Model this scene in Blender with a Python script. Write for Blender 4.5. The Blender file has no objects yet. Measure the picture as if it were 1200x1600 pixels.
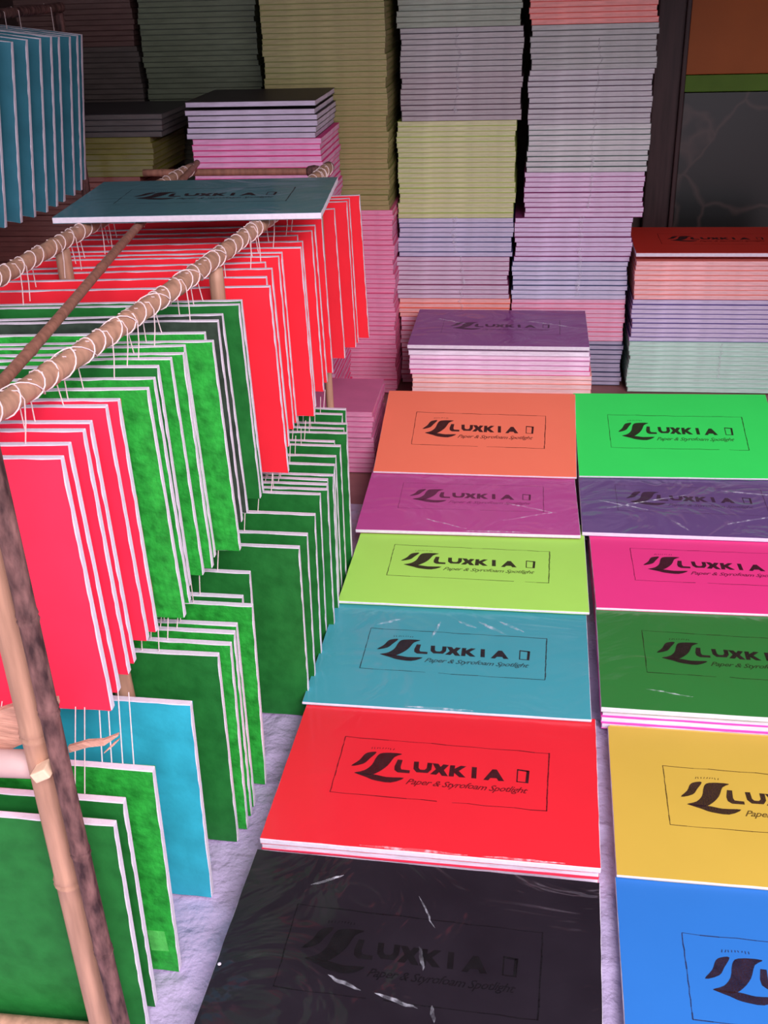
import bpy, bmesh, math, random
from mathutils import Vector, Matrix
from math import sin, cos, radians, pi
random.seed(7)
S = bpy.context.scene
COL = S.collection

# ------------------------------------------------------------------ camera
pitch, roll, yaw = radians(26.766), radians(-1.844), radians(-7.799)
f = Vector((sin(yaw)*cos(pitch), cos(yaw)*cos(pitch), -sin(pitch)))
r = f.cross(Vector((0, 0, 1))).normalized(); u = r.cross(f)
r2 = r*cos(roll)+u*sin(roll); u2 = -r*sin(roll)+u*cos(roll)
cd = bpy.data.cameras.new('camera'); cam = bpy.data.objects.new('camera', cd); COL.objects.link(cam)
cam.matrix_world = Matrix(((r2.x, u2.x, -f.x, 0), (r2.y, u2.y, -f.y, 0), (r2.z, u2.z, -f.z, 0), (0, 0, 0, 1)))
cd.sensor_fit = 'VERTICAL'; cd.sensor_height = 36; cd.lens = 36*1699.45/1600; cd.clip_start = 0.02
S.camera = cam

# ------------------------------------------------------------------ light
W = bpy.data.worlds.new('overcast_sky'); S.world = W; W.use_nodes = True
bg = W.node_tree.nodes['Background']
bg.inputs[0].default_value = (0.93, 0.94, 1.06, 1); bg.inputs[1].default_value = 1.15
ld = bpy.data.lights.new('daylight', 'AREA'); ld.shape = 'RECTANGLE'; ld.size = 3.2; ld.size_y = 2.2
ld.energy = 315; ld.color = (1.0, 0.94, 1.0)
lo = bpy.data.objects.new('daylight', ld); COL.objects.link(lo); lo.location = (2.0, -2.4, 2.5)
lo.rotation_euler = (Vector((-0.2, 2.4, -1.0))-Vector(lo.location)).to_track_quat('-Z', 'Y').to_euler()
S.view_settings.view_transform = 'Standard'; S.view_settings.look = 'None'
S.view_settings.exposure = 0.2; S.view_settings.gamma = 1.0; S.view_settings.use_curve_mapping = False

# ------------------------------------------------------------------ materials
def lin(c):
    return tuple(((v/255)/12.92 if v/255 <= 0.04045 else ((v/255+0.055)/1.055)**2.4) for v in c)+(1,)
MATS = {}
def mat(name, col, rough=0.55, var=0.08, scale=40, bump=0.0, bscale=60, coat=0.0, coatbump=0.0, stretch=(1, 1, 1), spec=0.35, col2=None, metal=0):
    if name in MATS: return MATS[name]
    m = bpy.data.materials.new(name); m.use_nodes = True; nt = m.node_tree; N = nt.nodes; L = nt.links
    b = N['Principled BSDF']; b.inputs['Roughness'].default_value = rough
    b.inputs['Specular IOR Level'].default_value = spec; b.inputs['Metallic'].default_value = metal
    tc = N.new('ShaderNodeTexCoord'); mp = N.new('ShaderNodeMapping'); mp.inputs['Scale'].default_value = stretch
    L.new(tc.outputs['Object'], mp.inputs[0])
    no = N.new('ShaderNodeTexNoise'); no.inputs['Scale'].default_value = scale; no.inputs['Detail'].default_value = 6
    L.new(mp.outputs[0], no.inputs['Vector'])
    cr = N.new('ShaderNodeValToRGB'); c = lin(col)
    a = tuple(v*(1-var) for v in c[:3])+(1,)
    z = lin(col2) if col2 else tuple(min(1, v*(1+var)+var*0.02) for v in c[:3])+(1,)
    cr.color_ramp.elements[0].color = a; cr.color_ramp.elements[1].color = z
    cr.color_ramp.elements[0].position = 0.32; cr.color_ramp.elements[1].position = 0.68
    L.new(no.outputs[0], cr.inputs[0]); L.new(cr.outputs[0], b.inputs['Base Color'])
    if bump:
        n2 = N.new('ShaderNodeTexNoise'); n2.inputs['Scale'].default_value = bscale; n2.inputs['Detail'].default_value = 4
        L.new(mp.outputs[0], n2.inputs['Vector'])
        bp = N.new('ShaderNodeBump'); bp.inputs['Strength'].default_value = bump; bp.inputs['Distance'].default_value = 0.004
        L.new(n2.outputs[0], bp.inputs['Height']); L.new(bp.outputs[0], b.inputs['Normal'])
    if coat:
        b.inputs['Coat Weight'].default_value = coat; b.inputs['Coat Roughness'].default_value = 0.16
        if coatbump:
            n3 = N.new('ShaderNodeTexNoise'); n3.inputs['Scale'].default_value = 5; n3.inputs['Detail'].default_value = 3; n3.inputs['Distortion'].default_value = 2.2
            L.new(tc.outputs['Object'], n3.inputs['Vector'])
            b3 = N.new('ShaderNodeBump'); b3.inputs['Strength'].default_value = coatbump; b3.inputs['Distance'].default_value = 0.03
            L.new(n3.outputs[0], b3.inputs['Height']); L.new(b3.outputs[0], b.inputs['Coat Normal'])
    MATS[name] = m; return m

FOAM = mat('white_foam', (226, 212, 226), 0.7, 0.06, 90, 0.15, 200)
def inkmat(name, col, alpha, **k):
    m = mat(name, col, 0.55, 0.25, 60, **k); b = m.node_tree.nodes['Principled BSDF']
    no = m.node_tree.nodes.new('ShaderNodeTexNoise'); no.inputs['Scale'].default_value = 160; no.inputs['Detail'].default_value = 3
    mr = m.node_tree.nodes.new('ShaderNodeMapRange'); mr.inputs[1].default_value = 0.35; mr.inputs[2].default_value = 0.6
    mr.inputs[3].default_value = alpha*0.72; mr.inputs[4].default_value = alpha
    m.node_tree.links.new(no.outputs[0], mr.inputs[0]); m.node_tree.links.new(mr.outputs[0], b.inputs['Alpha']); return m
INK = inkmat('black_ink', (44, 18, 26), 0.92)
INKF = inkmat('ink_under_film', (70, 34, 44), 0.62)
INKK = inkmat('ink_on_black', (14, 8, 14), 0.8)
FAINT = {'black_ink': inkmat('thin_ink', (52, 16, 24), 0.68), 'ink_under_film': inkmat('thin_ink_under_film', (80, 34, 50), 0.35), 'ink_on_black': inkmat('thin_ink_on_black', (14, 8, 14), 0.55)}
BAM = mat('bamboo', (178, 132, 110), 0.5, 0.22, 14, 0.1, 40, stretch=(6, 6, 0.6))
BAMD = mat('dark_weathered_bamboo', (74, 44, 46), 0.7, 0.5, 45, 0.5, 60, stretch=(2, 2, 0.7), col2=(128, 88, 84))
BAMB = mat('brown_bamboo', (150, 100, 84), 0.6, 0.25, 16, 0.1, 40, stretch=(6, 6, 0.6))
SPLIT = mat('split_wood', (205, 150, 130), 0.7, 0.2, 30, 0.3, 80, stretch=(1, 8, 8))
CORD = mat('pale_cord', (232, 205, 205), 0.6, 0.1, 200)
FILM = None
def film():
    global FILM
    if FILM: return FILM
    m = bpy.data.materials.new('clear_plastic_film'); m.use_nodes = True; nt = m.node_tree; N = nt.nodes; L = nt.links
    b = N['Principled BSDF']; b.inputs['Base Color'].default_value = lin((240, 235, 248)); b.inputs['Roughness'].default_value = 0.12
    tc = N.new('ShaderNodeTexCoord'); no = N.new('ShaderNodeTexNoise'); no.inputs['Scale'].default_value = 90
    L.new(tc.outputs['Object'], no.inputs['Vector'])
    cr = N.new('ShaderNodeValToRGB'); cr.color_ramp.elements[0].position = 0.42; cr.color_ramp.elements[1].position = 0.72
    cr.color_ramp.elements[0].color = (0.06,)*3+(1,); cr.color_ramp.elements[1].color = (0.42,)*3+(1,)
    L.new(no.outputs[0], cr.inputs[0]); L.new(cr.outputs[0], b.inputs['Alpha'])
    FILM = m; return m

def paper(name, col, var=0.05, **k):
    return mat('paper_'+name, col, k.pop('rough', 0.6), var, k.pop('scale', 22), **k)
P_RED = paper('coral_red', (243, 40, 56), 0.04, scale=12, spec=0.2)
P_PNK = paper('pink_red', (246, 46, 78), 0.05, scale=12, spec=0.2)
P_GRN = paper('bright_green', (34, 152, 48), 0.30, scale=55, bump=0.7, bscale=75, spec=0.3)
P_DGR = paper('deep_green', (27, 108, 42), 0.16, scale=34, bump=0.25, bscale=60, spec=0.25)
P_DKG = paper('near_black_green', (48, 62, 50), 0.3, scale=50)
P_CYN = paper('cyan', (46, 168, 190), 0.15, scale=20, bump=0.25, bscale=40)
P_TEL = paper('teal', (50, 112, 130), 0.12, scale=14)

# ------------------------------------------------------------------ mesh helpers
def obj(name, bm, m, parent=None, smooth=False):
    me = bpy.data.meshes.new(name); bm.normal_update(); bm.to_mesh(me); bm.free()
    for x in (m if isinstance(m, (list, tuple)) else [m]): me.materials.append(x)
    if smooth:
        for p in me.polygons: p.use_smooth = True
    o = bpy.data.objects.new(name, me); COL.objects.link(o)
    if parent: o.parent = parent
    return o
def tag(o, label=None, cat=None, group=None, kind=None):
    if label: o['label'] = label
    if cat: o['category'] = cat
    if group: o['group'] = group
    if kind: o['kind'] = kind
    return o
def empty(name, loc, rot=(0, 0, 0)):
    o = bpy.data.objects.new(name, None); COL.objects.link(o); o.location = loc; o.rotation_euler = rot
    o.empty_display_size = 0.05; return o
def box(bm, x0, x1, y0, y1, z0, z1, mi=0, bev=0.0):
    b2 = bmesh.new()
    vs = [b2.verts.new(p) for p in ((x0, y0, z0), (x1, y0, z0), (x1, y1, z0), (x0, y1, z0), (x0, y0, z1), (x1, y0, z1), (x1, y1, z1), (x0, y1, z1))]
    for q in ((3, 2, 1, 0), (4, 5, 6, 7), (0, 1, 5, 4), (1, 2, 6, 5), (2, 3, 7, 6), (3, 0, 4, 7)):
        fc = b2.faces.new([vs[i] for i in q]); fc.material_index = mi
    if bev: bmesh.ops.bevel(b2, geom=list(b2.edges), offset=bev, segments=2, affect='EDGES', profile=0.6)
    me = bpy.data.meshes.new('t'); b2.to_mesh(me); b2.free(); bm.from_mesh(me); bpy.data.meshes.remove(me)
    return bm
def tube(bm, pts, rad, n=8, cap=True):
    pts = [Vector(p) for p in pts]; rings = []
    rr = rad if isinstance(rad, (list, tuple)) else [rad]*len(pts)
    up = Vector((0, 0, 1))
    prev = None
    for i, p in enumerate(pts):
        t = (pts[min(i+1, len(pts)-1)]-pts[max(i-1, 0)]).normalized()
        if prev is None:
            a = t.cross(up if abs(t.z) < 0.9 else Vector((0, 1, 0))).normalized()
        else:
            a = (prev-t*prev.dot(t)).normalized()
        prev = a; b = t.cross(a)
        rings.append([bm.verts.new(p+(a*cos(2*pi*k/n)+b*sin(2*pi*k/n))*rr[i]) for k in range(n)])
    for i in range(len(rings)-1):
        for k in range(n):
            bm.faces.new((rings[i][k], rings[i][(k+1) % n], rings[i+1][(k+1) % n], rings[i+1][k]))
    if cap:
        bm.faces.new(rings[0][::-1]); bm.faces.new(rings[-1])
    return bm
def bamboo_bm(p0, p1, rad, node=0.17, wob=0.004, seed=0, off=0.05):
    """a cane from p0 to p1 with swollen nodes"""
    rng = random.Random(seed); p0 = Vector(p0); p1 = Vector(p1); Ln = (p1-p0).length
    st = sorted(set([0.0, Ln]+[k*0.03 for k in range(1, int(Ln/0.03)+1)]))
    nd = [off+node*k*(1+0.05*rng.uniform(-1, 1)) for k in range(int(Ln/node)+1)]
    ss = []
    for s in st:
        if all(abs(s-q) > 0.012 for q in nd): ss.append((s, 1))
    for q in nd:
        if 0.01 < q < Ln-0.01: ss += [(q-0.008, 1.0), (q-0.003, 1.14), (q, 0.98), (q+0.003, 1.12), (q+0.009, 1.0)]
    ss.sort(); d = (p1-p0)/Ln; pts = []; rr = []
    ph = rng.uniform(0, 6)
    sd = d.cross(Vector((0, 0, 1)) if abs(d.z) < .9 else Vector((0, 1, 0))).normalized()
    for s, k in ss:
        pts.append(p0+d*s+sd*wob*sin(ph+s*5)); rr.append(rad*k)
    return tube(bmesh.new(), pts, rr, 14)

# ------------------------------------------------------------------ room shell
FL = -1.212
fl = obj('floor', box(bmesh.new(), -2.2, 2.2, -1.6, 4.0, FL-0.05, FL), mat('brown_floor', (150, 98, 98), 0.5, 0.25, 6, 0.2, 30)); tag(fl, kind='structure')
WD = mat('dark_wall', (78, 58, 54), 0.8, 0.2, 5)
wb = obj('wall_back', box(bmesh.new(), -2.2, 2.2, 3.92, 4.0, FL, 0.95), WD); tag(wb, kind='structure')
wl = obj('wall_left', box(bmesh.new(), -2.2, -2.1, 1.2, 3.92, FL, 0.95), WD); tag(wl, kind='structure')
wr = obj('wall_right', box(bmesh.new(), 1.7, 1.8, 1.2, 3.92, FL, 0.95), WD); tag(wr, kind='structure')
ce = obj('ceiling_and_shade', box(bmesh.new(), -2.2, 2.2, 1.1, 4.0, 0.56, 0.62), mat('dark_roof', (70, 56, 50), 0.8, 0.2, 5)); tag(ce, kind='structure')
added_shade = obj('ceiling_and_shade', box(bmesh.new(), -2.2, 0.05, 0.65, 1.1, 0.44, 0.47), mat('dark_roof', (70, 56, 50))); tag(added_shade, kind='structure')  # unseen slab added to keep daylight off the teal boards at upper left
# door frame behind the tall stacks
bmf = bmesh.new(); box(bmf, 0.40, 0.50, 3.87, 3.918, FL, 0.52, bev=0.004); box(bmf, 0.485, 0.50, 3.85, 3.872, FL, 0.52, bev=0.003)
tr = obj('trim_1', bmf, mat('dark_red_wood', (62, 34, 36), 0.5, 0.25, 12, stretch=(6, 6, 0.5))); tag(tr, kind='structure')

def marble():
    m = bpy.data.materials.new('veined_black_marble'); m.use_nodes = True; nt = m.node_tree; N = nt.nodes; L = nt.links
    b = N['Principled BSDF']; b.inputs['Roughness'].default_value = 0.35
    tc = N.new('ShaderNodeTexCoord'); no = N.new('ShaderNodeTexNoise'); no.inputs['Scale'].default_value = 4; no.inputs['Detail'].default_value = 3
    mx = N.new('ShaderNodeMixRGB'); mx.inputs[0].default_value = 0.18
    L.new(tc.outputs['Object'], no.inputs['Vector']); L.new(tc.outputs['Object'], mx.inputs[1]); L.new(no.outputs['Color'], mx.inputs[2])
    vo = N.new('ShaderNodeTexVoronoi'); vo.feature = 'DISTANCE_TO_EDGE'; vo.inputs['Scale'].default_value = 3.6
    L.new(mx.outputs[0], vo.inputs['Vector'])
    cr = N.new('ShaderNodeValToRGB'); e = cr.color_ramp.elements
    e[0].position = 0.0; e[0].color = lin((66, 50, 48)); e[1].position = 0.03; e[1].color = lin((26, 24, 24))
    L.new(vo.outputs['Distance'], cr.inputs[0]); L.new(cr.outputs[0], b.inputs['Base Color']); return m
ms = obj('marble_slab', box(bmesh.new(), 0.50, 1.2, 3.86, 3.915, FL, -0.405, bev=0.003), marble())
tag(ms, 'black marble slab with faint pale veins leaning on the dark back wall', 'marble slab')
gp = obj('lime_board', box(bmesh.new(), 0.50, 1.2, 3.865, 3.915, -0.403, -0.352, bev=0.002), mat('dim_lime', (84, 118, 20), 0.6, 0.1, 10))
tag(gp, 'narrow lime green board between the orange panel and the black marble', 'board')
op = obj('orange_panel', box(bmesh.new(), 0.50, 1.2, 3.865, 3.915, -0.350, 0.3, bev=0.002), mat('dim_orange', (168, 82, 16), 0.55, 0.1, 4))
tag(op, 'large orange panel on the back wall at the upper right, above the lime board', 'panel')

# crumpled ground sheet
def sheet():
    bm = bmesh.new(); nx, ny = 150, 190; x0, x1, y0, y1 = -1.35, 0.75, 0.25, 2.42
    from mathutils import noise
    g = []
    for j in range(ny+1):
        row = []
        for i in range(nx+1):
            x = x0+(x1-x0)*i/nx; y = y0+(y1-y0)*j/ny
            a = noise.noise(Vector((x*9, y*9, 1.3))); b = noise.noise(Vector((x*22+3, y*22, 4)))
            c = abs(noise.noise(Vector((x*5+y*3, y*5-x*2, 9))))
            z = 0.0008+0.0022*max(0, a)+0.0022*abs(b)+0.0045*max(0, 0.16-c)/0.16
            row.append(bm.verts.new((x+0.006*noise.noise(Vector((y*6, 0, 0))), y+0.01*noise.noise(Vector((x*6, 5, 0))), FL+z)))
        g.append(row)
    for j in range(ny):
        for i in range(nx): bm.faces.new((g[j][i], g[j][i+1], g[j+1][i+1], g[j+1][i]))
    return bm
sh = obj('ground_sheet', sheet(), mat('lavender_sheet', (192, 174, 208), 0.4, 0.12, 9, 1.0, 30), smooth=True)
for nd_ in sh.data.materials[0].node_tree.nodes:
    if nd_.type == 'BUMP': nd_.inputs['Distance'].default_value = 0.012
tag(sh, 'crumpled pale lavender plastic sheet spread on the ground under the boards', 'ground sheet')

# ------------------------------------------------------------------ boards
BW, BD, T = 0.5, 0.3445, 0.012
CO = 0.0007
MC = {}
def cached(key, fn, mats):
    if key not in MC:
        bm = fn(); me = bpy.data.meshes.new('shared'); bm.normal_update(); bm.to_mesh(me); bm.free()
        for m in mats: me.materials.append(m)
        MC[key] = me
    return MC[key]
def link(name, me, parent=None, loc=None, rot=None):
    o = bpy.data.objects.new(name, me); COL.objects.link(o)
    if parent: o.parent = parent
    if loc: o.location = loc
    if rot: o.rotation_euler = rot
    return o
# upright hanging board: origin at the back top right corner, spreads to -x, -y, -z
def hang_core(i):
    rng = random.Random(i)
    def fn():
        bm = bmesh.new(); box(bm, -BW, 0, -T+CO, -CO, -BD, 0, bev=0.0012)
        return bm
    return cached(('hc', 0), fn, [FOAM])
def ragged_sheet(y0, y1, seed):
    """paper sheet in the xz plane with slightly wavy trimmed edge"""
    rng = random.Random(seed); pts = []
    n = 22
    def w(): return rng.uniform(0.0002, 0.0016)
    for k in range(n): pts.append((-BW+BW*k/n, -BD+w()))
    for k in range(n): pts.append((-w(), -BD+BD*k/n))
    for k in range(n): pts.append((-BW*k/n, -w()))
    for k in range(n): pts.append((-BW+w(), -BD*k/n))
    bm = bmesh.new(); A = [bm.verts.new((x, y0, z)) for x, z in pts]; B = [bm.verts.new((x, y1, z)) for x, z in pts]
    bm.faces.new(A); bm.faces.new(B[::-1])
    for i in range(len(A)):
        j = (i+1) % len(A); bm.faces.new((A[j], A[i], B[i], B[j]))
    bmesh.ops.recalc_face_normals(bm, faces=bm.faces)
    return bm
def hang_cover(m, side, v):
    y0, y1 = (-T, -T+CO) if side == 0 else (-CO, 0)
    return cached(('hv', m.name, side, v), lambda: ragged_sheet(y0, y1, v*7+side), [m])
def thread_mesh(pts, rad=0.0008):
    return tube(bmesh.new(), pts, rad, 5)
def hanging_board(name, x, y, z, m, label, group, threads, roty=0.0, rotz=0.0, rotx=0.0, v=0):
    t = empty(name, (x, y, z), (rotx, roty, rotz)); tag(t, label, 'foam board', group)
    link('foam_core', hang_core(0), t); link('paper_cover', hang_cover(m, 0, v % 5), t); link('paper_cover', hang_cover(m, 1, v % 5), t)
    M = Matrix.LocRotScale(Vector((x, y, z)), t.rotation_euler, None).inverted()
    for pts in threads:
        obj('hanging_thread', thread_mesh([M @ Vector(p) for p in pts]), CORD, t)
    return t

# poles of the rack
def pole1(y): # x of the right-hand pole
    return -0.572+(y-1.071)*0.1195-(y-1.071)**2*0.033
def pole2(y): return -0.832+(y-1.4)*0.026
PZ = -0.4275; PR = 0.0135
def helix(bm, fx, y0, y1, rad, cr, turns):
    pts = []; n = int(turns*14)
    for i in range(n+1):
        a = 2*pi*i/14; y = y0+(y1-y0)*i/n+0.006*sin(a*0.37)
        rr = rad+cr*0.8+0.0006*sin(a*1.7)
        pts.append((fx(y)+rr*cos(a), y+0.004*sin(a), PZ+rr*sin(a)))
    return tube(bm, pts, cr, 6)
def rack_pole(fx, y0, y1, seed, label, cross=False):
    t = empty('bamboo_pole', (fx(y0), y0, PZ)); tag(t, label, 'pole', 'poles of the bamboo rack')
    inv = Matrix.Translation(-Vector((fx(y0), y0, PZ)))
    bm = bamboo_bm((0, y0, PZ), (0, y1, PZ), PR, 0.21, 0.0, seed, 0.1)
    for v in bm.verts: v.co.x += fx(v.co.y)
    bm.transform(inv); obj('cane', bm, BAM, t, True)
    bm = bmesh.new(); helix(bm, fx, y0+0.02, y1-0.02, PR, 0.0011, (y1-y0)/0.043); bm.transform(inv); obj('cord_wrap', bm, CORD, t, True)
    if cross:
        bm = bmesh.new(); helix(bm, fx, y0+0.9, y0+0.15, PR+0.0008, 0.0009, 6); bm.transform(inv); obj('cord_wrap', bm, CORD, t, True)
rack_pole(pole1, 0.86, 2.63, 1, 'right bamboo pole of the rack, wound with pale cord above the hanging boards', True)
rack_pole(pole2, 0.86, 2.63, 2, 'left bamboo pole of the rack, wound with pale cord, partly out of view')
bmx = bamboo_bm((-0.560, 0.80, -0.424), (-0.805, 2.69, -0.424), 0.0075, 0.4, 0.003, 5)
tag(obj('bamboo_stick', bmx, BAMB, None, True), 'thin brown bamboo stick lying aslant between the two wound poles', 'stick')
tag(obj('bamboo_crossbar', bamboo_bm((-1.0, 0.85, PZ-0.028), (-0.575, 0.85, PZ-0.028), 0.011, 0.2, 0, 9), BAM, None, True), 'front crossbar of the bamboo rack under the near pole ends', 'crossbar')
t = empty('bamboo_crossbar', (-0.93, 2.655, -.441)); tag(t, 'brown rear crossbar of the rack with a knotted end, in front of the black-topped stack', 'crossbar')
bm = bamboo_bm((0, 0, 0), (.430, 0, .0), 0.0085, 0.4, 0.0, 3); obj('cane', bm, BAMB, t, True)
bm = bmesh.new(); tube(bm, [(.403, 0, 0), (.410, 0, 0), (.424, 0, .001), (.438, 0, 0), (.444, 0, 0)], [.006, .0125, .014, .0125, .006], 10); obj('knot', bm, BAMD, t, True)
def post(p0, p1, rad, label, m=BAM, seed=3, name='bamboo_post', node=0.2):
    return tag(obj(name, bamboo_bm(p0, p1, rad, node, 0.002, seed), m, None, True), label, 'post')
post((-0.528, 1.188, FL), (-0.550, 1.188, -0.56), 0.0135, 'bamboo post seen between the front pink boards and the cyan board')
post((-0.503, 1.735, FL), (-0.507, 1.735, PZ-PR), 0.0125, 'bamboo post under the right wound pole, between the green and the red boards', seed=4)
post((-0.815, 1.865, FL), (-0.820, 1.865, PZ-PR), 0.0135, 'bamboo post under the left wound pole, among the red boards', seed=5)
post((-0.438, 2.36, FL), (-0.446, 2.36, PZ-PR), 0.009, 'thin bamboo post showing below the rear red boards', seed=6)
post((-0.486, 0.862, FL), (-0.508, 0.862, -0.12), 0.0155, 'pale bamboo post at the front left corner of the rack', seed=8, node=0.235)
post((-0.4505, 0.842, FL), (-0.478, 0.842, -0.12), 0.0100, 'dark weathered purplish brown post lashed beside the pale front bamboo post', BAMD, 9, 'dark_post', 0.16)
tag(obj('bamboo_rail', bamboo_bm((-1.0, 0.872, -0.780), (-0.502, 0.872, -0.762), 0.0155, 0.3, 0.001, 12), mat('pale_bamboo', (196, 160, 156), 0.55, 0.15, 14), None, True), 'short horizontal bamboo rail joined to the front left post at mid height', 'rail')
tag(obj('bottom_rail', bamboo_bm((-1.0, 0.866, -1.188), (-0.507, 0.866, -1.188), 0.0155, 0.3, 0.001, 13), BAM, None, True), 'wooden rail lying on the ground at the foot of the front left post', 'rail')
# broken splints and pegs at the joint
def slat(name, pts, wd, th, m, label, cat):
    bm = bmesh.new(); pts = [Vector(p) for p in pts]; rng = random.Random(len(label)); P = []
    for i, p in enumerate(pts):
        w = wd[i] if isinstance(wd, (list, tuple)) else wd
        P.append([bm.verts.new(p+Vector((0, dy, dz))) for dy, dz in ((-th, -w), (-th, w), (th, w), (th, -w))])
    for i in range(len(P)-1):
        for k in range(4): bm.faces.new((P[i][k], P[i][(k+1) % 4], P[i+1][(k+1) % 4], P[i+1][k]))
    bm.faces.new(P[0]); bm.faces.new(P[-1][::-1]); bmesh.ops.recalc_face_normals(bm, faces=bm.faces)
    return tag(obj(name, bm, m), label, cat)
slat('broken_plank', [(-0.66, 0.90, -0.80), (-0.58, 0.897, -0.752), (-0.535, 0.894, -0.728), (-0.50, 0.89, -0.712), (-0.478, 0.89, -0.690)], [0.022, 0.030, 0.026, 0.022, 0.004], 0.004, SPLIT, 'broken piece of split wood wedged behind the front left post', 'wood piece')
slat('split_wood', [(-0.46, 0.86, -0.728), (-0.435, 0.855, -0.715), (-0.415, 0.85, -0.708), (-0.398, 0.85, -0.697)], [0.004, 0.004, 0.0035, 0.001], 0.002, SPLIT, 'thin pale splinter sticking out right of the dark front post', 'splinter')
slat('split_wood', [(-0.417, 0.85, -0.722), (-0.405, 0.85, -0.710), (-0.398, 0.85, -0.703)], [0.0005, 0.0015, 0.0005], 0.001, SPLIT, 'tiny hair-thin splinter just under the pale splinter', 'splinter')
bmk = bmesh.new(); box(bmk, -0.010, 0.009, -0.010, 0.010, -0.006, 0.006, bev=0.0015); bmk.transform(Matrix.Rotation(radians(-28), 4, 'Y'))
pk = obj('wooden_peg', bmk, mat('cut_wood', (226, 188, 160), 0.6, 0.15, 40)); pk.location = (-0.482, 0.840, -0.742); tag(pk, 'small cut wooden peg at the joint of the front bamboo post', 'peg')

ORD = ['first', 'second', 'third', 'fourth', 'fifth', 'sixth', 'seventh', 'eighth', 'ninth', 'tenth', 'eleventh', 'twelfth', 'thirteenth', 'fourteenth', 'fifteenth', 'sixteenth', 'seventeenth', 'eighteenth', 'nineteenth', 'twentieth', 'twenty-first', 'twenty-second', 'twenty-third', 'twenty-fourth']
UP = [(-.504,1.062,'p'),(-.510,1.099,'p'),(-.507,1.137,'p'),(-.508,1.162,'p'),(-.509,1.218,'p'),(-.502,1.243,'p'),
 (-.475,1.278,'g'),(-.480,1.320,'g'),(-.489,1.365,'d'),(-.481,1.398,'g'),(-.471,1.424,'g'),(-.478,1.454,'g'),(-.444,1.482,'g'),(-.466,1.519,'g'),(-.461,1.576,'k'),(-.464,1.614,'k'),(-.451,1.670,'d'),(-.453,1.694,'d'),
 (-.424,1.777,'r'),(-.443,1.836,'r'),(-.447,1.898,'r'),(-.468,1.939,'r'),(-.452,1.981,'r'),(-.454,2.019,'r'),(-.424,2.053,'r'),(-.430,2.101,'r'),(-.450,2.153,'r'),(-.429,2.197,'r'),(-.433,2.255,'r'),(-.429,2.314,'r'),(-.419,2.419,'r'),(-.404,2.504,'r'),(-.404,2.540,'r'),(-.385,2.575,'r')]
NM = {'p': ('pink-red', P_PNK), 'g': ('bright green', P_GRN), 'd': ('deep green', P_DGR), 'k': ('dark green', P_DKG), 'r': ('red', P_RED)}
cnt = {'p': 0, 'g': 0, 'r': 0}; tot = {'p': 6, 'g': 12, 'r': 16}
for i, (x, y, c) in enumerate(UP):
    fam = 'g' if c in 'gdk' else c
    o_ = ORD[cnt[fam]]; cnt[fam] += 1
    colr = {'p': 'pink-red', 'g': 'green', 'r': 'red'}[fam]
    where = {'p': 'at the front', 'g': 'in the middle', 'r': 'at the back'}[fam]
    z = -0.480+random.uniform(-0.0015, 0.0015); th = []
    ym = y-T/2
    for px in (pole1(ym), pole2(ym)):
        j = random.uniform(-0.003, 0.003); s = random.choice((-1, 1))
        if px > x-0.006: px = x-0.015
        th.append([(px-s*PR*0.6, ym-0.008, PZ+PR*0.95), (px+s*PR*0.75, ym-0.003, PZ+PR*0.85), (px+s*(PR+0.0012), ym, PZ), (px+s*(PR+0.0005)+j, ym, -0.455), (px+s*0.011+j*2, ym, z-0.004)])
    nmx = {'p': 'pink-red', 'g': 'green', 'r': 'red'}[fam]
    fb = 'front' if cnt[fam] <= tot[fam]/2 else 'front'
    hanging_board('hanging_foam_board', x, y, z, NM[c][1],
        f'{o_} {nmx.replace("pink-red","pink")} foam board from the front {where} of the upper hanging row', {'p': 'pink-red boards in the upper hanging row', 'g': 'green boards in the upper hanging row', 'r': 'red boards in the upper hanging row'}[fam],
        th, roty=radians(-1.5+random.uniform(-.45, .45)) if False else radians(-1.4+random.uniform(-.4, .4)), rotz=radians(random.uniform(-.35, .35)), v=i)
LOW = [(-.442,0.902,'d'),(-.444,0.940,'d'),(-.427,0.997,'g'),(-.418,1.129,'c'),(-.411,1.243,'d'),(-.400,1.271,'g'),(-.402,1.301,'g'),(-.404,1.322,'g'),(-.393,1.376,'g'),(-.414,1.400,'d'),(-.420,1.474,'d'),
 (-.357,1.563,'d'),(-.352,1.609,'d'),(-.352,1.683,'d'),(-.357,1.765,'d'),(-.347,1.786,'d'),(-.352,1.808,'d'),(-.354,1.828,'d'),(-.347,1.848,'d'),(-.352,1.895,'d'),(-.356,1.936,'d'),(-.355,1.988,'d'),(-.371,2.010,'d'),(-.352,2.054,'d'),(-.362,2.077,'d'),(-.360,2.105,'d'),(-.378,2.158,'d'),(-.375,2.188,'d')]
NM['c'] = ('cyan', P_CYN); k = 0
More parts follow.
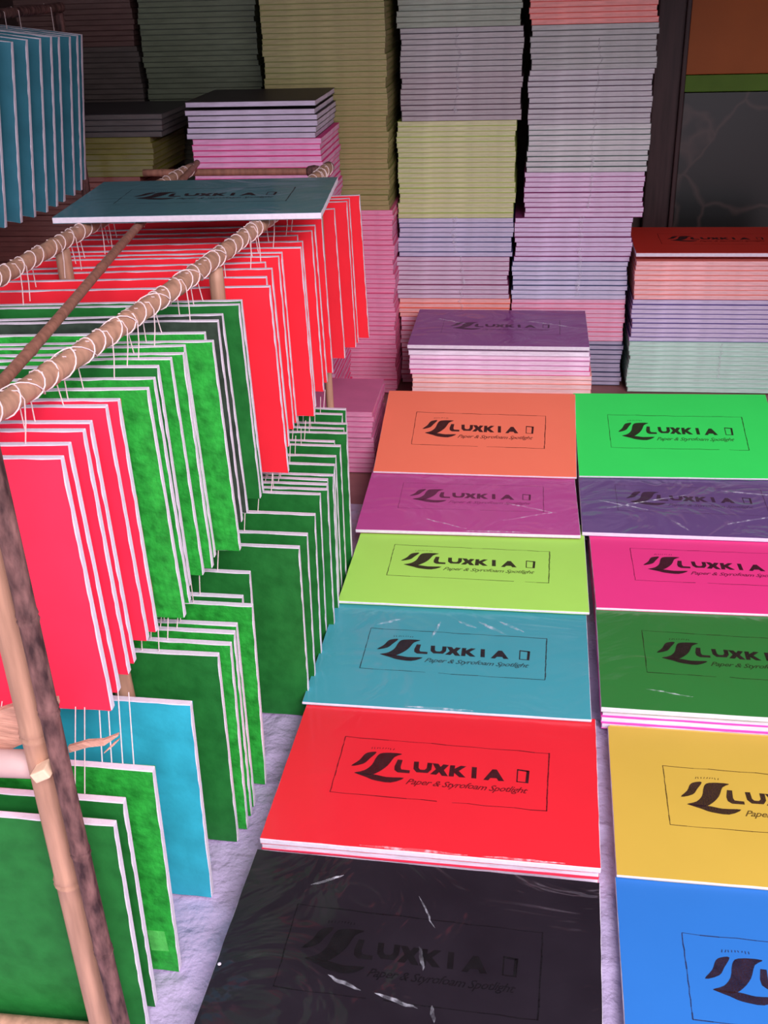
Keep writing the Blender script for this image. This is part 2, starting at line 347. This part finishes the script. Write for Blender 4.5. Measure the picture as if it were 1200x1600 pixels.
for i, (x, y, c) in enumerate(LOW):
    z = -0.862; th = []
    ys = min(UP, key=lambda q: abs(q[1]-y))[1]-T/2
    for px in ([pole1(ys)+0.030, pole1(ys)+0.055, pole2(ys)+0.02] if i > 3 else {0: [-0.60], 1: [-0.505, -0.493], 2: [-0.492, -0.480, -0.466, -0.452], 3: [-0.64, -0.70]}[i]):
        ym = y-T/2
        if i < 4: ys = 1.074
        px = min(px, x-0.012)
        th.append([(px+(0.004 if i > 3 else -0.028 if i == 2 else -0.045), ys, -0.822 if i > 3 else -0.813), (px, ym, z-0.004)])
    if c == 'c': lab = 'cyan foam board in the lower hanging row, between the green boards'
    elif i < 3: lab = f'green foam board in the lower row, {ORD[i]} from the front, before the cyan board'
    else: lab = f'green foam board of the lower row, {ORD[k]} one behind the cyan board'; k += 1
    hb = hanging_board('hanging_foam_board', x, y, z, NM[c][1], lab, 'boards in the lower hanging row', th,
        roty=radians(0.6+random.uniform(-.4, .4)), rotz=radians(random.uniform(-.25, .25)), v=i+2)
    if i == 2:
        bm = bmesh.new(); q = [(-.037, -.270), (-.0135, -.270), (-.011, -.306), (-.035, -.307)]
        A_ = [bm.verts.new((a, -T-0.0002, b)) for a, b in q]; B_ = [bm.verts.new((a, -T-0.0006, b)) for a, b in q]
        bm.faces.new(A_); bm.faces.new(B_[::-1])
        for k2 in range(4): bm.faces.new((A_[k2], A_[(k2+1) % 4], B_[(k2+1) % 4], B_[k2]))
        bmesh.ops.recalc_face_normals(bm, faces=bm.faces)
        obj('paper_patch', bm, paper('patch_green', (84, 190, 84), 0.2, scale=60, bump=0.4, bscale=90), hb)['label'] = 'small lighter green square patch'
# teal boards of the neighbouring rack
tpx = -1.16
bmx = bamboo_bm((tpx, 1.9, -0.075), (tpx, 2.86, -0.075), 0.011, 0.3, 0.0, 21)
tag(obj('bamboo_pole', bmx, BAMD, None, True), 'dark pole above the teal boards at the upper left', 'pole')
for y in (1.93, 2.84):
    post((tpx, y, FL), (tpx, y, -0.087), 0.012, 'dark post of the left rack carrying the teal boards, mostly hidden' if y < 2 else 'rear dark post of the left rack behind the teal boards', BAMD, 30, 'dark_post')
TL = [(-1.025,2.075,-.118),(-1.000,2.125,-.115),(-.984,2.165,-.114),(-.976,2.215,-.113),(-.972,2.27,-.114),(-.976,2.335,-.115),(-.990,2.41,-.119),(-1.006,2.51,-.124),(-1.018,2.585,-.126),(-1.080,2.77,-.133)]
for i, (x, y, z) in enumerate(TL):
    ym = y-T/2
    th = [[(tpx-0.005, ym, -0.0635), (tpx+0.012, ym, -0.072), (tpx+0.012, ym, z-0.004)]]
    hanging_board('hanging_foam_board', x, y, z, P_TEL, f'teal foam board at the upper left, {ORD[i]} of the teal row from the front', 'teal boards at the upper left', th, roty=radians(7.4), v=i)

# ------------------------------------------------------------------ printed mark
def ngon(bm, pts, z=0.0):
    vs = [bm.verts.new((px/1000, py/1000, z)) for px, py in pts]
    try: fc = bm.faces.new(vs)
    except ValueError: return
    bmesh.ops.triangulate(bm, faces=[fc])
def stroke(bm, pts, w, z=0.0, closed=False):
    n = len(pts)
    for i in range(n if closed else n-1):
        a = Vector(pts[i]+(0,)); b = Vector(pts[(i+1) % n]+(0,)); d = (b-a).normalized(); s = Vector((-d.y, d.x, 0))*w/2; e = d*w*0.3
        ngon(bm, [(p.x, p.y) for p in (a-e-s, b+e-s, b+e+s, a-e+s)], z)
def smoothp(pts, n=4):
    out = []; N = len(pts)
    for i in range(N):
        p0, p1, p2, p3 = [Vector(pts[(i+k) % N]+(0,)) for k in (-1, 0, 1, 2)]
        for j in range(n):
            t = j/n
            q = 0.5*((2*p1)+(p2-p0)*t+(2*p0-5*p1+4*p2-p3)*t*t+(-p0+3*p1-3*p2+p3)*t**3)
            out.append((q.x, q.y))
    return out
def logo_bm(seed=0):
    rng = random.Random(seed); bm = bmesh.new(); zz = 0.0
    # frame drawn by hand, a little uneven
    c = [(85, 249), (423, 244), (421, 108), (85, 112)]; FR = []
    for i in range(4):
        a, b = c[i], c[(i+1) % 4]; m_ = 14; pr = None
        gap = rng.choice([3, 7, 9]) if i == 2 else -1
        for j in range(m_+1):
            t = j/m_; p = (a[0]+(b[0]-a[0])*t+rng.uniform(-.5, .5), a[1]+(b[1]-a[1])*t+rng.uniform(-.6, .6))
            if pr and j != gap: FR.append(([pr, p], rng.uniform(0.9, 2.0)+(0.7 if i == 1 else 0)))
            pr = p
    ngon(bm, smoothp([(107, 177), (118, 193), (124, 208), (131, 214), (143, 215), (134, 198), (126, 185)], 3), zz)
    ngon(bm, smoothp([(115, 161), (130, 169), (140, 183), (145, 204), (154, 214), (185, 216), (174, 206), (166, 184), (154, 167), (140, 158)], 3), zz+0.0001)
    ngon(bm, smoothp([(115, 162), (138, 161), (152, 159), (168, 156), (196, 158), (176, 144), (150, 146), (135, 153)], 3), zz+0.0002)
    # L U X K I A
    ngon(bm, [(180, 201), (188, 201), (187, 183), (189, 178), (203, 177), (203, 170), (184, 170), (178, 175), (177, 184)], zz)
    ngon(bm, [(207, 199), (215, 199), (216, 184), (219, 180), (226, 180), (229, 184), (229, 198), (237, 198), (237, 182), (232, 173), (214, 173), (208, 181)], zz)
    ngon(bm, [(237, 198), (247, 198), (251, 191), (255, 198), (264, 197), (257, 184), (265, 170), (255, 170), (250, 178), (246, 171), (236, 171), (244, 184)], zz)
    ngon(bm, [(266, 197), (274, 197), (274, 189), (283, 197), (292, 196), (281, 184), (293, 169), (283, 169), (274, 179), (274, 170), (266, 170)], zz+0.0001)
    ngon(bm, [(301, 196), (309, 196), (310, 169), (302, 169)], zz)
    ngon(bm, [(334, 195), (341, 195), (354, 168), (345, 168), (342, 174), (332, 174), (329, 168), (321, 168)], zz)
    stroke(bm, [(374, 198), (392, 197), (391, 169), (374, 169)], 2.0, zz, True); stroke(bm, [(390, 197), (389, 170)], 3.6, zz+0.0001); stroke(bm, [(376, 197), (390, 196)], 3.0, zz+0.0001)
    bm.faces.ensure_lookup_table(); nf = len(bm.faces)
    for k_ in range(9):  # worn row of tiny marks above the leaf
        x = 134+k_*4.4; stroke(bm, [(x, 223+0.3*k_ % 2), (x+rng.uniform(-1, 2), 227)], 1.3, zz)
    cu = bpy.data.curves.new('script', 'FONT'); cu.body = 'Paper & Styrofoam Spotlight'; cu.size = 0.0185; cu.shear = 0.45; cu.offset = 0.00022; cu.resolution_u = 2; cu.space_character = 0.92
    to = bpy.data.objects.new('script', cu); COL.objects.link(to)
    dg = bpy.context.evaluated_depsgraph_get(); me = bpy.data.meshes.new_from_object(to.evaluated_get(dg))
    xs = [v.co.x for v in me.vertices]; k_ = 0.192/(max(xs)-min(xs)); x0 = min(xs)
    me.transform(Matrix.Translation((0.200, 0.144, zz)) @ Matrix.Diagonal((k_, 1.0, 1, 1)) @ Matrix.Translation((-x0, 0, 0)))
    bm.from_mesh(me)
    for pp, ww in FR: stroke(bm, pp, ww, zz)
    bm.faces.ensure_lookup_table()
    for fc in bm.faces[nf:]: fc.material_index = 1
    for fc in bm.faces[:nf]: fc.material_index = 0
    bpy.data.objects.remove(to); bpy.data.curves.remove(cu); bpy.data.meshes.remove(me)
    for v in bm.verts: v.co.y += 0.0006*sin(v.co.x*90)
    # force upward faces
    bm.normal_update()
    for fc in bm.faces:
        if fc.normal.z < 0: fc.normal_flip()
    return bm

# ------------------------------------------------------------------ flat boards
def wavy_slab(z0, z1, w, d, inset, seed):
    rng = random.Random(seed); pts = []; n = 16
    q = lambda: inset+rng.uniform(-0.0004, 0.0004)
    for k_ in range(n): pts.append((q()+(w-2*inset)*k_/n, q()))
    for k_ in range(n): pts.append((w-q(), q()+(d-2*inset)*k_/n))
    for k_ in range(n): pts.append((w-q()-(w-2*inset)*k_/n, d-q()))
    for k_ in range(n): pts.append((q(), d-q()-(d-2*inset)*k_/n))
    bm = bmesh.new(); A = [bm.verts.new((a, b, z0)) for a, b in pts]; B = [bm.verts.new((a, b, z1)) for a, b in pts]
    bm.faces.new(A[::-1]); bm.faces.new(B)
    for i in range(len(A)):
        j = (i+1) % len(A); bm.faces.new((A[i], A[j], B[j], B[i]))
    return bm
def display_board(x, y, ztop, rotz, tilt, m, label, ink=INK, folds=(), name='foam_board', group='boards laid out on display', logo=True, seed=0, T=0.012):
    """origin at the front left corner of the top face"""
    t = empty(name, (x, y, ztop), (0, 0, 0)); t.rotation_euler = (Matrix.Rotation(rotz, 3, 'Z') @ Matrix.Rotation(tilt, 3, 'X')).to_euler()
    tag(t, label, 'foam board', group)
    bm = bmesh.new(); box(bm, 0, BW, 0, BD, -T+CO, -CO, bev=0.0015); obj('foam_core', bm, FOAM, t)
    obj('paper_cover', wavy_slab(-CO, 0, BW, BD, 0.0008, seed), m, t); obj('paper_cover', wavy_slab(-T, -T+CO, BW, BD, 0.0008, seed+1), m, t)
    if logo:
        bm = logo_bm(seed); bm.transform(Matrix.Translation((0, 0, 0.0003))); obj('printed_logo', bm, [ink, FAINT[ink.name]], t)['label'] = 'black stamped logo and lettering in a thin frame'
    for i, (fx, fy, ln, ang, wd) in enumerate(folds):   # raised creases of the film, mm on the board
        bm = bmesh.new(); d = Vector((cos(radians(ang)), sin(radians(ang)), 0)); s = Vector((-d.y, d.x, 0)); rng = random.Random(i+seed*10); P = []
        for k_ in range(9):
            tt = k_/8; w_ = wd/1000*sin(pi*min(1, max(0, tt)))**0.7+0.0002; c = Vector((fx/1000, fy/1000, 0.0008))+d*ln/1000*tt+s*rng.uniform(-1, 1)*0.0012
            P.append([bm.verts.new(c-s*w_), bm.verts.new(c+Vector((0, 0, w_*0.9+0.0003))), bm.verts.new(c+s*w_)])
        for k_ in range(8):
            for q in range(2): bm.faces.new((P[k_][q], P[k_+1][q], P[k_+1][q+1], P[k_][q+1]))
        for fc in bm.faces:
            fc.normal_update()
            if fc.normal.z < 0: fc.normal_flip()
        obj('film_crease', bm, film(), t)['label'] = 'shiny crease of clear film'
    return t
def cov(n, c, wrap=0, **k): return paper('display_'+n, c, k.pop('var', 0.02), rough=0.55, scale=8, coat=(0.6 if wrap else 0.0), coatbump=wrap, spec=0.25)
C_ORG = cov('orange', (255, 126, 98)); C_MAG = cov('magenta', (200, 78, 156), 0.5); C_LIM = cov('lime', (184, 242, 104)); C_TEA = cov('teal', (72, 164, 178), 0.35)
C_RED = cov('red', (240, 40, 54), 0.12); C_BLK = cov('black', (30, 22, 32), 0.6, var=0.15)
C_GRN = cov('green', (58, 226, 98)); C_VIO = cov('violet', (112, 82, 140), 0.7); C_PNK = cov('hot_pink', (252, 62, 142)); C_DGN = cov('deep_green', (52, 128, 58), 0.3); C_YEL = cov('yellow', (214, 176, 72)); C_BLU = cov('blue', (48, 118, 200))
C_PUR = cov('purple', (140, 60, 138), 0.5); C_ROR = cov('red_orange', (205, 52, 40)); C_RTL = cov('rack_teal', (74, 118, 128), 0.2)

LC = 'left display column'; RC = 'right display column'
A = [  # x, y, ztop, rot, tilt
 ('black', -.381, .834, -1.168, -2.2, 0.3, C_BLK, 'black film-wrapped foam board nearest the camera in the left display column', INKK, [(95,285,50,30,2.2),(262,200,40,-75,2.5),(150,138,50,-20,3),(215,120,60,-15,3),(290,112,26,-80,2.5),(250,285,60,-62,1.2)]),
 ('red', -.366, 1.192, -1.158, -1.6, 0, C_RED, 'red foam board with black logo in the left display column, next behind the black one', INK, [(150,3,160,-0.5,2.5),(330,2,120,0,2)]),
 ('teal', -.364, 1.519, -1.151, -1.0, -.6, C_TEA, 'film-wrapped blue-teal foam board in the left display column, between lime and red', INK, [(95,262,50,28,3),(205,225,60,78,3.5),(250,290,45,-30,3),(290,290,70,-35,3.5),(330,295,60,-33,3),(180,3,120,0,2.5)]),
 ('lime', -.353, 1.847, -1.144, -.7, -.6, C_LIM, 'lime green foam board with brown-black logo in the left display column', INK, []),
 ('magenta', -.359, 2.138, -1.134, .6, 0, C_MAG, 'magenta film-wrapped foam board tucked under the front of the orange one', INKF, [(150,60,110,-25,1.6),(330,150,130,-22,1.6),(330,60,130,22,1.6),(240,4,150,0,2)]),
 ('orange', -.358, 2.435, -1.127, -.6, 15, C_ORG, 'bright orange foam board propped at the back of the left display column', INK, []),
 ('blue', .150, .853, -1.190, -1.1, 0, C_BLU, 'blue foam board in the front right corner of the picture', INK, []),
 ('yellow', .158, 1.193, -1.183, -1.3, 0, C_YEL, 'yellow foam board in the right display column, behind the blue one', INK, []),
 ('dgreen', .154, 1.551, -1.154, -1.2, 0, C_DGN, 'deep green film-wrapped foam board in the right display column, between pink and yellow', INK, [(80,60,80,-12,1.2)]),
 ('pink', .161, 1.867, -1.148, 0, 0, C_PNK, 'hot pink foam board in the right display column', INK, []),
 ('violet', .145, 2.165, -1.137, -.5, 0, C_VIO, 'violet film-wrapped foam board tucked under the front of the bright green one', INKF, [(200,70,60,-55,3),(60,120,220,24,1.6),(320,60,130,22,2),(330,230,150,-8,2),(40,160,120,-20,1.5)]),
 ('green', .148, 2.445, -1.130, 1.4, 15, C_GRN, 'bright green foam board propped at the back of the right display column', INK, []),
]
TT = {'red': .011, 'magenta': .009, 'dgreen': .011, 'violet': .010, 'purple': .012}
for i, (nm, x, y, z, rz, ti, m, lab, ink, fo) in enumerate(A):
    display_board(x, y, z, radians(rz), radians(ti), m, lab, ink, fo, seed=i, T=TT.get(nm, 0.006))

# white fleck on the black board
bm = bmesh.new(); bmesh.ops.create_icosphere(bm, subdivisions=2, radius=0.0026)
for v in bm.verts: v.co.z *= 0.5
o = obj('foam_fleck', bm, FOAM, None, True); o.location = (-0.3697, 0.9685, -1.1648); tag(o, 'tiny white foam fleck lying on the black board near its left edge', 'foam fleck')

# teal board lying on the rack
display_board(-.868, 1.947, -.4015, radians(4.0), radians(0.6), C_RTL, 'grey-teal foam board with logo lying flat on top of the bamboo rack', INK, [], group='boards laid out on display', seed=30)

# ------------------------------------------------------------------ stacked boards
TS = 0.0145
LIGHTFOAM = (214, 200, 218)
def stack_mesh(w, d, cover, core, v, th=TS):
    key = ('st', w, d, cover, core, v, th)
    def fn():
        rng = random.Random(v*31+7); c = 0.0008+0.0005*(v % 3)/2; bm = bmesh.new()
        sg = 14; ins = 0.0012
        # core, front edge slightly torn
        def slab(z0, z1, ins_, amp, mi):
            n = sg; pts = []
            for k_ in range(n): pts.append((ins_+(w-2*ins_)*k_/n, ins_+rng.uniform(-amp, amp)))
            for k_ in range(n): pts.append((w-ins_+rng.uniform(-amp, amp), ins_+(d-2*ins_)*k_/n))
            pts += [(w-ins_, d-ins_), (ins_, d-ins_)]
            A_ = [bm.verts.new((a, b, z0)) for a, b in pts]; B_ = [bm.verts.new((a, b, z1)) for a, b in pts]
            fs = [bm.faces.new(A_[::-1]), bm.faces.new(B_)]
            for i in range(len(A_)):
                j = (i+1) % len(A_); fs.append(bm.faces.new((A_[i], A_[j], B_[j], B_[i])))
            for q in fs: q.material_index = mi
        slab(0.0, c, 0.0004, 0.0005, 1); slab(c, th-c-0.0005, 0.0016, 0.0004, 0); slab(th-c-0.0005, th-0.0005, 0.0004, 0.0005, 1)
        return bm
    cm = mat('foam_edge_%d_%d_%d' % core, core, 0.6, 0.14, 18, 0.25, 120, coat=0.25, stretch=(1, 1, 4))  # tinted bundles: colour reflected and bleeding from the wrap is put into this edge colour
    vm = mat('cover_%d_%d_%d' % cover, cover, 0.5, 0.06, 14)
    return cached(key, fn, [cm, vm])
STUFF = []
def put(x, y, z, w, d, cover, core, label, group, stuff=False, jx=0.002, rz=0.0, th=TS):
    me = stack_mesh(w, d, cover, core, random.randrange(3), th)
    lx = x+random.uniform(-jx, jx); ly = y+random.uniform(-0.003, 0.003); rr = rz+random.uniform(-0.003, 0.003)
    if stuff: STUFF.append((me, lx, ly, z, rr)); return None
    o = link('foam_board', me, None, (lx, ly, z), (0, 0, rr)); tag(o, label, 'foam board', group); return o
def stack(x, y, w, d, ztop, bundles, name, place, stuff_above=None, stuff_below=None, th=TS, zfloor=FL+0.004, all_stuff=False):
    """bundles: (z where it ends, cover, edge colour, dx, words)"""
    z = ztop-th; bi = 0; n = 0; first = True
    total = []
    while z > zfloor-0.002:
        while bi < len(bundles)-1 and z+th/2 < bundles[bi][0]: bi += 1; first = True
        total.append((z, bi, first)); first = False; z -= th
    base = total[-1][0]-zfloor
    for q, (zz, b, fst) in enumerate(total):
        _, cover, core, dx, words = bundles[b]; zc = zz-base if not all_stuff else zz
        st = all_stuff or (stuff_above is not None and zc+th > stuff_above) or (stuff_below is not None and zc < stuff_below)
        last = q == len(total)-1 or total[q+1][1] != b
        pre = 'topmost' if fst else ('lowest' if last else None)
        lab = f'{pre} board of the {words} bundle in the {place}' if pre else f'white-edged foam board inside the {words} bundle in the {place}'
        o = put(x+dx+0.0025*sin(q*0.9+x*7)*(1.0 if not fst else 0), y+0.002*sin(q*1.3), zc, w, d, cover, core, lab, f'{words} bundle in the {place}', st, th=th)
    return total[0][0]-base+th
sw, sd = 0.345, 0.5
PK = (222, 70, 120)
S1 = [(-.145, (118, 124, 110), (160, 166, 152), 0.0, 'grey-green'), (-.264, (96, 84, 94), (180, 172, 176), .007, 'grey'), (-.399, (106, 80, 94), (178, 166, 172), .006, 'dull mauve-lined'),
      (-.667, (192, 208, 112), (206, 202, 160), -.006, 'lime-tinted'), (-.797, (86, 88, 134), (204, 192, 218), -.009, 'blue-lined'), (-.919, (150, 66, 110), (212, 186, 206), -.018, 'maroon-lined'), (-.98, (250, 120, 96), (246, 178, 176), -.010, 'salmon'), (-2, (214, 90, 120), (228, 172, 196), -.008, 'pink-tinted lower')]
S2 = [(-.149, (240, 90, 80), (232, 150, 146), .008, 'salmon'), (-.274, (110, 108, 110), (176, 172, 174), .012, 'plain grey'), (-.406, (98, 74, 92), (190, 182, 190), .010, 'grey maroon-lined'),
      (-.537, (92, 108, 104), (204, 198, 202), .012, 'grey-green lined'), (-.674, (150, 60, 120), (220, 190, 220), .006, 'purple-lined'), (-.80, (140, 56, 112), (218, 192, 224), -.018, 'magenta-lined'),
      (-.927, (84, 92, 130), (208, 196, 222), -.023, 'slate-lined'), (-1.05, (236, 120, 150), (232, 176, 202), -.023, 'pale pink'), (-2, (70, 74, 104), (176, 164, 190), -.023, 'dark-lined lowest')]
S0 = [(-.634, (146, 146, 84), (164, 150, 102), 0.0, 'yellow-green'), (-2, (232, 104, 150), (236, 150, 184), .008, 'long pink')]
t1 = stack(-.372, 3.30, sw, sd, 0.08, S1, 's1', 'middle tall stack', stuff_above=-0.03, stuff_below=-1.0)
t2 = stack(-.012, 3.30, sw, sd, 0.08, S2, 's2', 'tall stack by the dark doorway', stuff_above=-0.03)
t0 = stack(-.737, 3.20, sw, sd, 0.08, S0, 's0', 'yellow-green and pink tall stack', stuff_above=-0.03)
S3 = [(-.80+.0, (205, 52, 40), (240, 170, 170), 0.0, 'top'), (-.903, (246, 140, 130), (242, 184, 188), 0, 'salmon-lined'), (-1.035, (104, 84, 150), (206, 188, 216), 0, 'violet-lined'), (-2, (172, 212, 194), (192, 216, 206), 0, 'mint')]
Z3 = -.779
display_board(.325, 3.25, Z3, 0, 0, C_ROR, 'red-orange foam board with logo on top of the wide stack at the right', INK, [], group='boards laid out on display', seed=40)
stack(.325, 3.25, BW, BD, Z3-T-0.0004, S3[1:], 's3', 'wide low stack at the right', zfloor=FL+0.004)
# purple-topped stack
display_board(-.316, 2.894, -.949, radians(-.4), 0, C_PUR, 'purple film-wrapped foam board on top of the low stack behind the orange one', INKF, [(330,230,150,-24,1.6),(60,250,110,-30,1.6),(270,30,2,80,1)], group='boards laid out on display', seed=41)
SP = [(-.978, (222, 196, 218), (240, 222, 238), 0.002, 'white-edged'), (-1.015, (216, 150, 190), (246, 206, 228), .004, 'pale pink edged'), (-1.032, (250, 70, 150), (246, 196, 220), .006, 'hot pink lined'), (-2, (250, 170, 160), (252, 200, 200), .012, 'salmon-edged')]
stack(-.316, 2.894, BW, BD-.01, -.949-T-.0004, SP, 'sp', 'low purple-topped stack', th=0.0135)
# low pink pile on the ground in the corner behind the hanging rows
SQ = [(-2, (206, 104, 148), (216, 136, 170), 0, 'pink')]
stack(-.722, 2.60, .345, .25, -1.03, SQ, 'sq', 'low pink pile behind the hanging rows')
# black-topped stack behind the rack
SB = [(-.385, (52, 40, 52), (206, 190, 216), 0.0, 'dark-lined upper'), (-.92, (240, 66, 150), (236, 170, 214), .010, 'pink-lined'), (-.97, (70, 110, 150), (206, 190, 210), .012, 'blue-lined'), (-2, (240, 70, 130), (226, 160, 196), .014, 'rose lower')]
tb = put(-.880, 2.885, -.304-TS, .342, .30, (48, 36, 44), (206, 190, 216), 'black-covered foam board on top of the stack behind the rack', 'dark-lined upper bundle in the black-topped stack')
stack(-.880, 2.885, .342, .30, -.304-TS, SB, 'sb', 'black-topped stack behind the rack', stuff_below=-.52)
# dark piles at the far left, and whatever else is past the nearest three hundred
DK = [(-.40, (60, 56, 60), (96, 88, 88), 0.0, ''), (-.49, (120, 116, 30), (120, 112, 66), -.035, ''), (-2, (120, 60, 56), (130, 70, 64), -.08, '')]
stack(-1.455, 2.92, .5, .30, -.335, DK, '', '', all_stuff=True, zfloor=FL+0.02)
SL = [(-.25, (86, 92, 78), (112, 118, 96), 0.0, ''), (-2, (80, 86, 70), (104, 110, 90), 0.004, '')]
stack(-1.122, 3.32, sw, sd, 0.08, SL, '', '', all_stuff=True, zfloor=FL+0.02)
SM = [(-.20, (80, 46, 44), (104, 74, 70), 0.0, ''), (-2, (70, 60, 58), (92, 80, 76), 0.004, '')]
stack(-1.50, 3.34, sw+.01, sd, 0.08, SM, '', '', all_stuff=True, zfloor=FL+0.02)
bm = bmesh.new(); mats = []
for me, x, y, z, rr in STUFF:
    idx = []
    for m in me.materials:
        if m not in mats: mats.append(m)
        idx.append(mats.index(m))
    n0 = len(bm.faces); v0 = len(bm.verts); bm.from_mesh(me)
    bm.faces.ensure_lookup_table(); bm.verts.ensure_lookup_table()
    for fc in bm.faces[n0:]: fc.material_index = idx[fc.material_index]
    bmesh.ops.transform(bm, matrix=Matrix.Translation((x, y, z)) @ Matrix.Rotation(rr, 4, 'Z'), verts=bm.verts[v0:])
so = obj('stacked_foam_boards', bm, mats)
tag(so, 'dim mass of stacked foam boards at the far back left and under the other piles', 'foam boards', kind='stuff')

# boards under the display tops, down to the sheet
under = [('front black board of the left column', -.381, .836, -1.168-.006, -2.2, (60, 50, 70)), ('red board of the left column', -.366, 1.194, -1.158-.011, -1.6, (240, 60, 90)),
 ('teal board of the left column', -.364, 1.545, -1.151-.0105, -1.0, (80, 150, 170)), ('lime board of the left column', -.354, 1.895, -1.144-.0105, -.7, (170, 220, 90)),
 ('magenta board of the left column', -.359, 2.245, -1.134-.009, .6, (190, 90, 150)), ('yellow board of the right column', .162, 1.207, -1.183-.006, -1.3, (230, 190, 90)),
 ('deep green board of the right column', .156, 1.556, -1.154-.011, -1.2, (252, 90, 190)), ('hot pink board of the right column', .163, 1.906, -1.148-.006, 0, (240, 90, 160)), ('violet board of the right column', .149, 2.256, -1.137-.010, -.5, (120, 90, 140))]
for words, x, y, zt, rz, cc in under:
    z = zt-0.0004; k_ = 0
    while z-T > FL+0.002:
        core = (236, 222, 238)
        lab = f'foam board directly under the {words}' if k_ == 0 else f'foam board further down under the {words}'
        put(x, y, z-T, BW-0.001, BD, cc, core, lab, f'boards under the {words}', jx=0.001, rz=radians(rz), th=T)
        z -= T; k_ += 1
# blocks that carry the two propped boards
for x, lab in ((-.34, 'grey foam offcut propping the orange board from below'), (.165, 'grey foam offcut propping the bright green board from below')):
    hh = 0.143 if x < 0 else 0.128
    bm = bmesh.new(); box(bm, 0, .46, 0, .05, 0, hh, bev=0.002); o = obj('foam_offcut', bm, FOAM); o.location = (x, 2.70, FL+0.004); tag(o, lab, 'foam offcut', 'offcuts under the propped boards')

# crumpled seams of the clear wrapping on the tall stacks
def seam(x, y, z0, z1, wd, seed, label):
    rng = random.Random(seed); bm = bmesh.new(); P = []; n = max(4, int((z0-z1)/0.006)); xx = 0
    for k_ in range(n+1):
        z = z0+(z1-z0)*k_/n; xx = xx*0.8+rng.uniform(-1, 1)*0.004; w = wd*rng.uniform(0.15, 1.0)
        P.append([bm.verts.new((x+xx-w, y-0.004, z)), bm.verts.new((x+xx, y-0.0065-rng.uniform(0, .003), z+rng.uniform(-.002, .002))), bm.verts.new((x+xx+w, y-0.004, z))])
    for k_ in range(n):
        for q in range(2): bm.faces.new((P[k_][q], P[k_+1][q], P[k_+1][q+1], P[k_][q+1]))
    o = obj('plastic_wrap_seam', bm, film()); tag(o, label, 'plastic wrap', 'wrap seams on the tall stacks')
seam(-.20, 3.30, -.16, -.39, .006, 1, 'crumpled clear wrap seam above the lime-tinted bundle of the tall stack')
seam(-.215, 3.30, -.68, -.79, .010, 2, 'crumpled clear wrap seam on the blue-lined bundle of a tall stack')
seam(-.19, 3.30, -.80, -.97, .006, 3, 'crumpled clear wrap seam on the maroon-lined bundle just above the purple-topped stack')
seam(.19, 3.30, -.20, -.40, .004, 4, 'thin clear wrap seam on the grey bundles of the stack beside the doorway')
seam(.185, 3.30, -.41, -.66, .006, 5, 'crumpled clear wrap seam on the purple-lined bundle of the stack beside the doorway')
seam(.165, 3.29, -.68, -.92, .009, 6, 'broad crumpled wrap seam on the magenta and slate-lined bundles of the stack beside the doorway')
seam(.60, 3.25, -1.05, -1.16, .006, 7, 'glossy wrap seam on the mint bundle of the wide low stack')
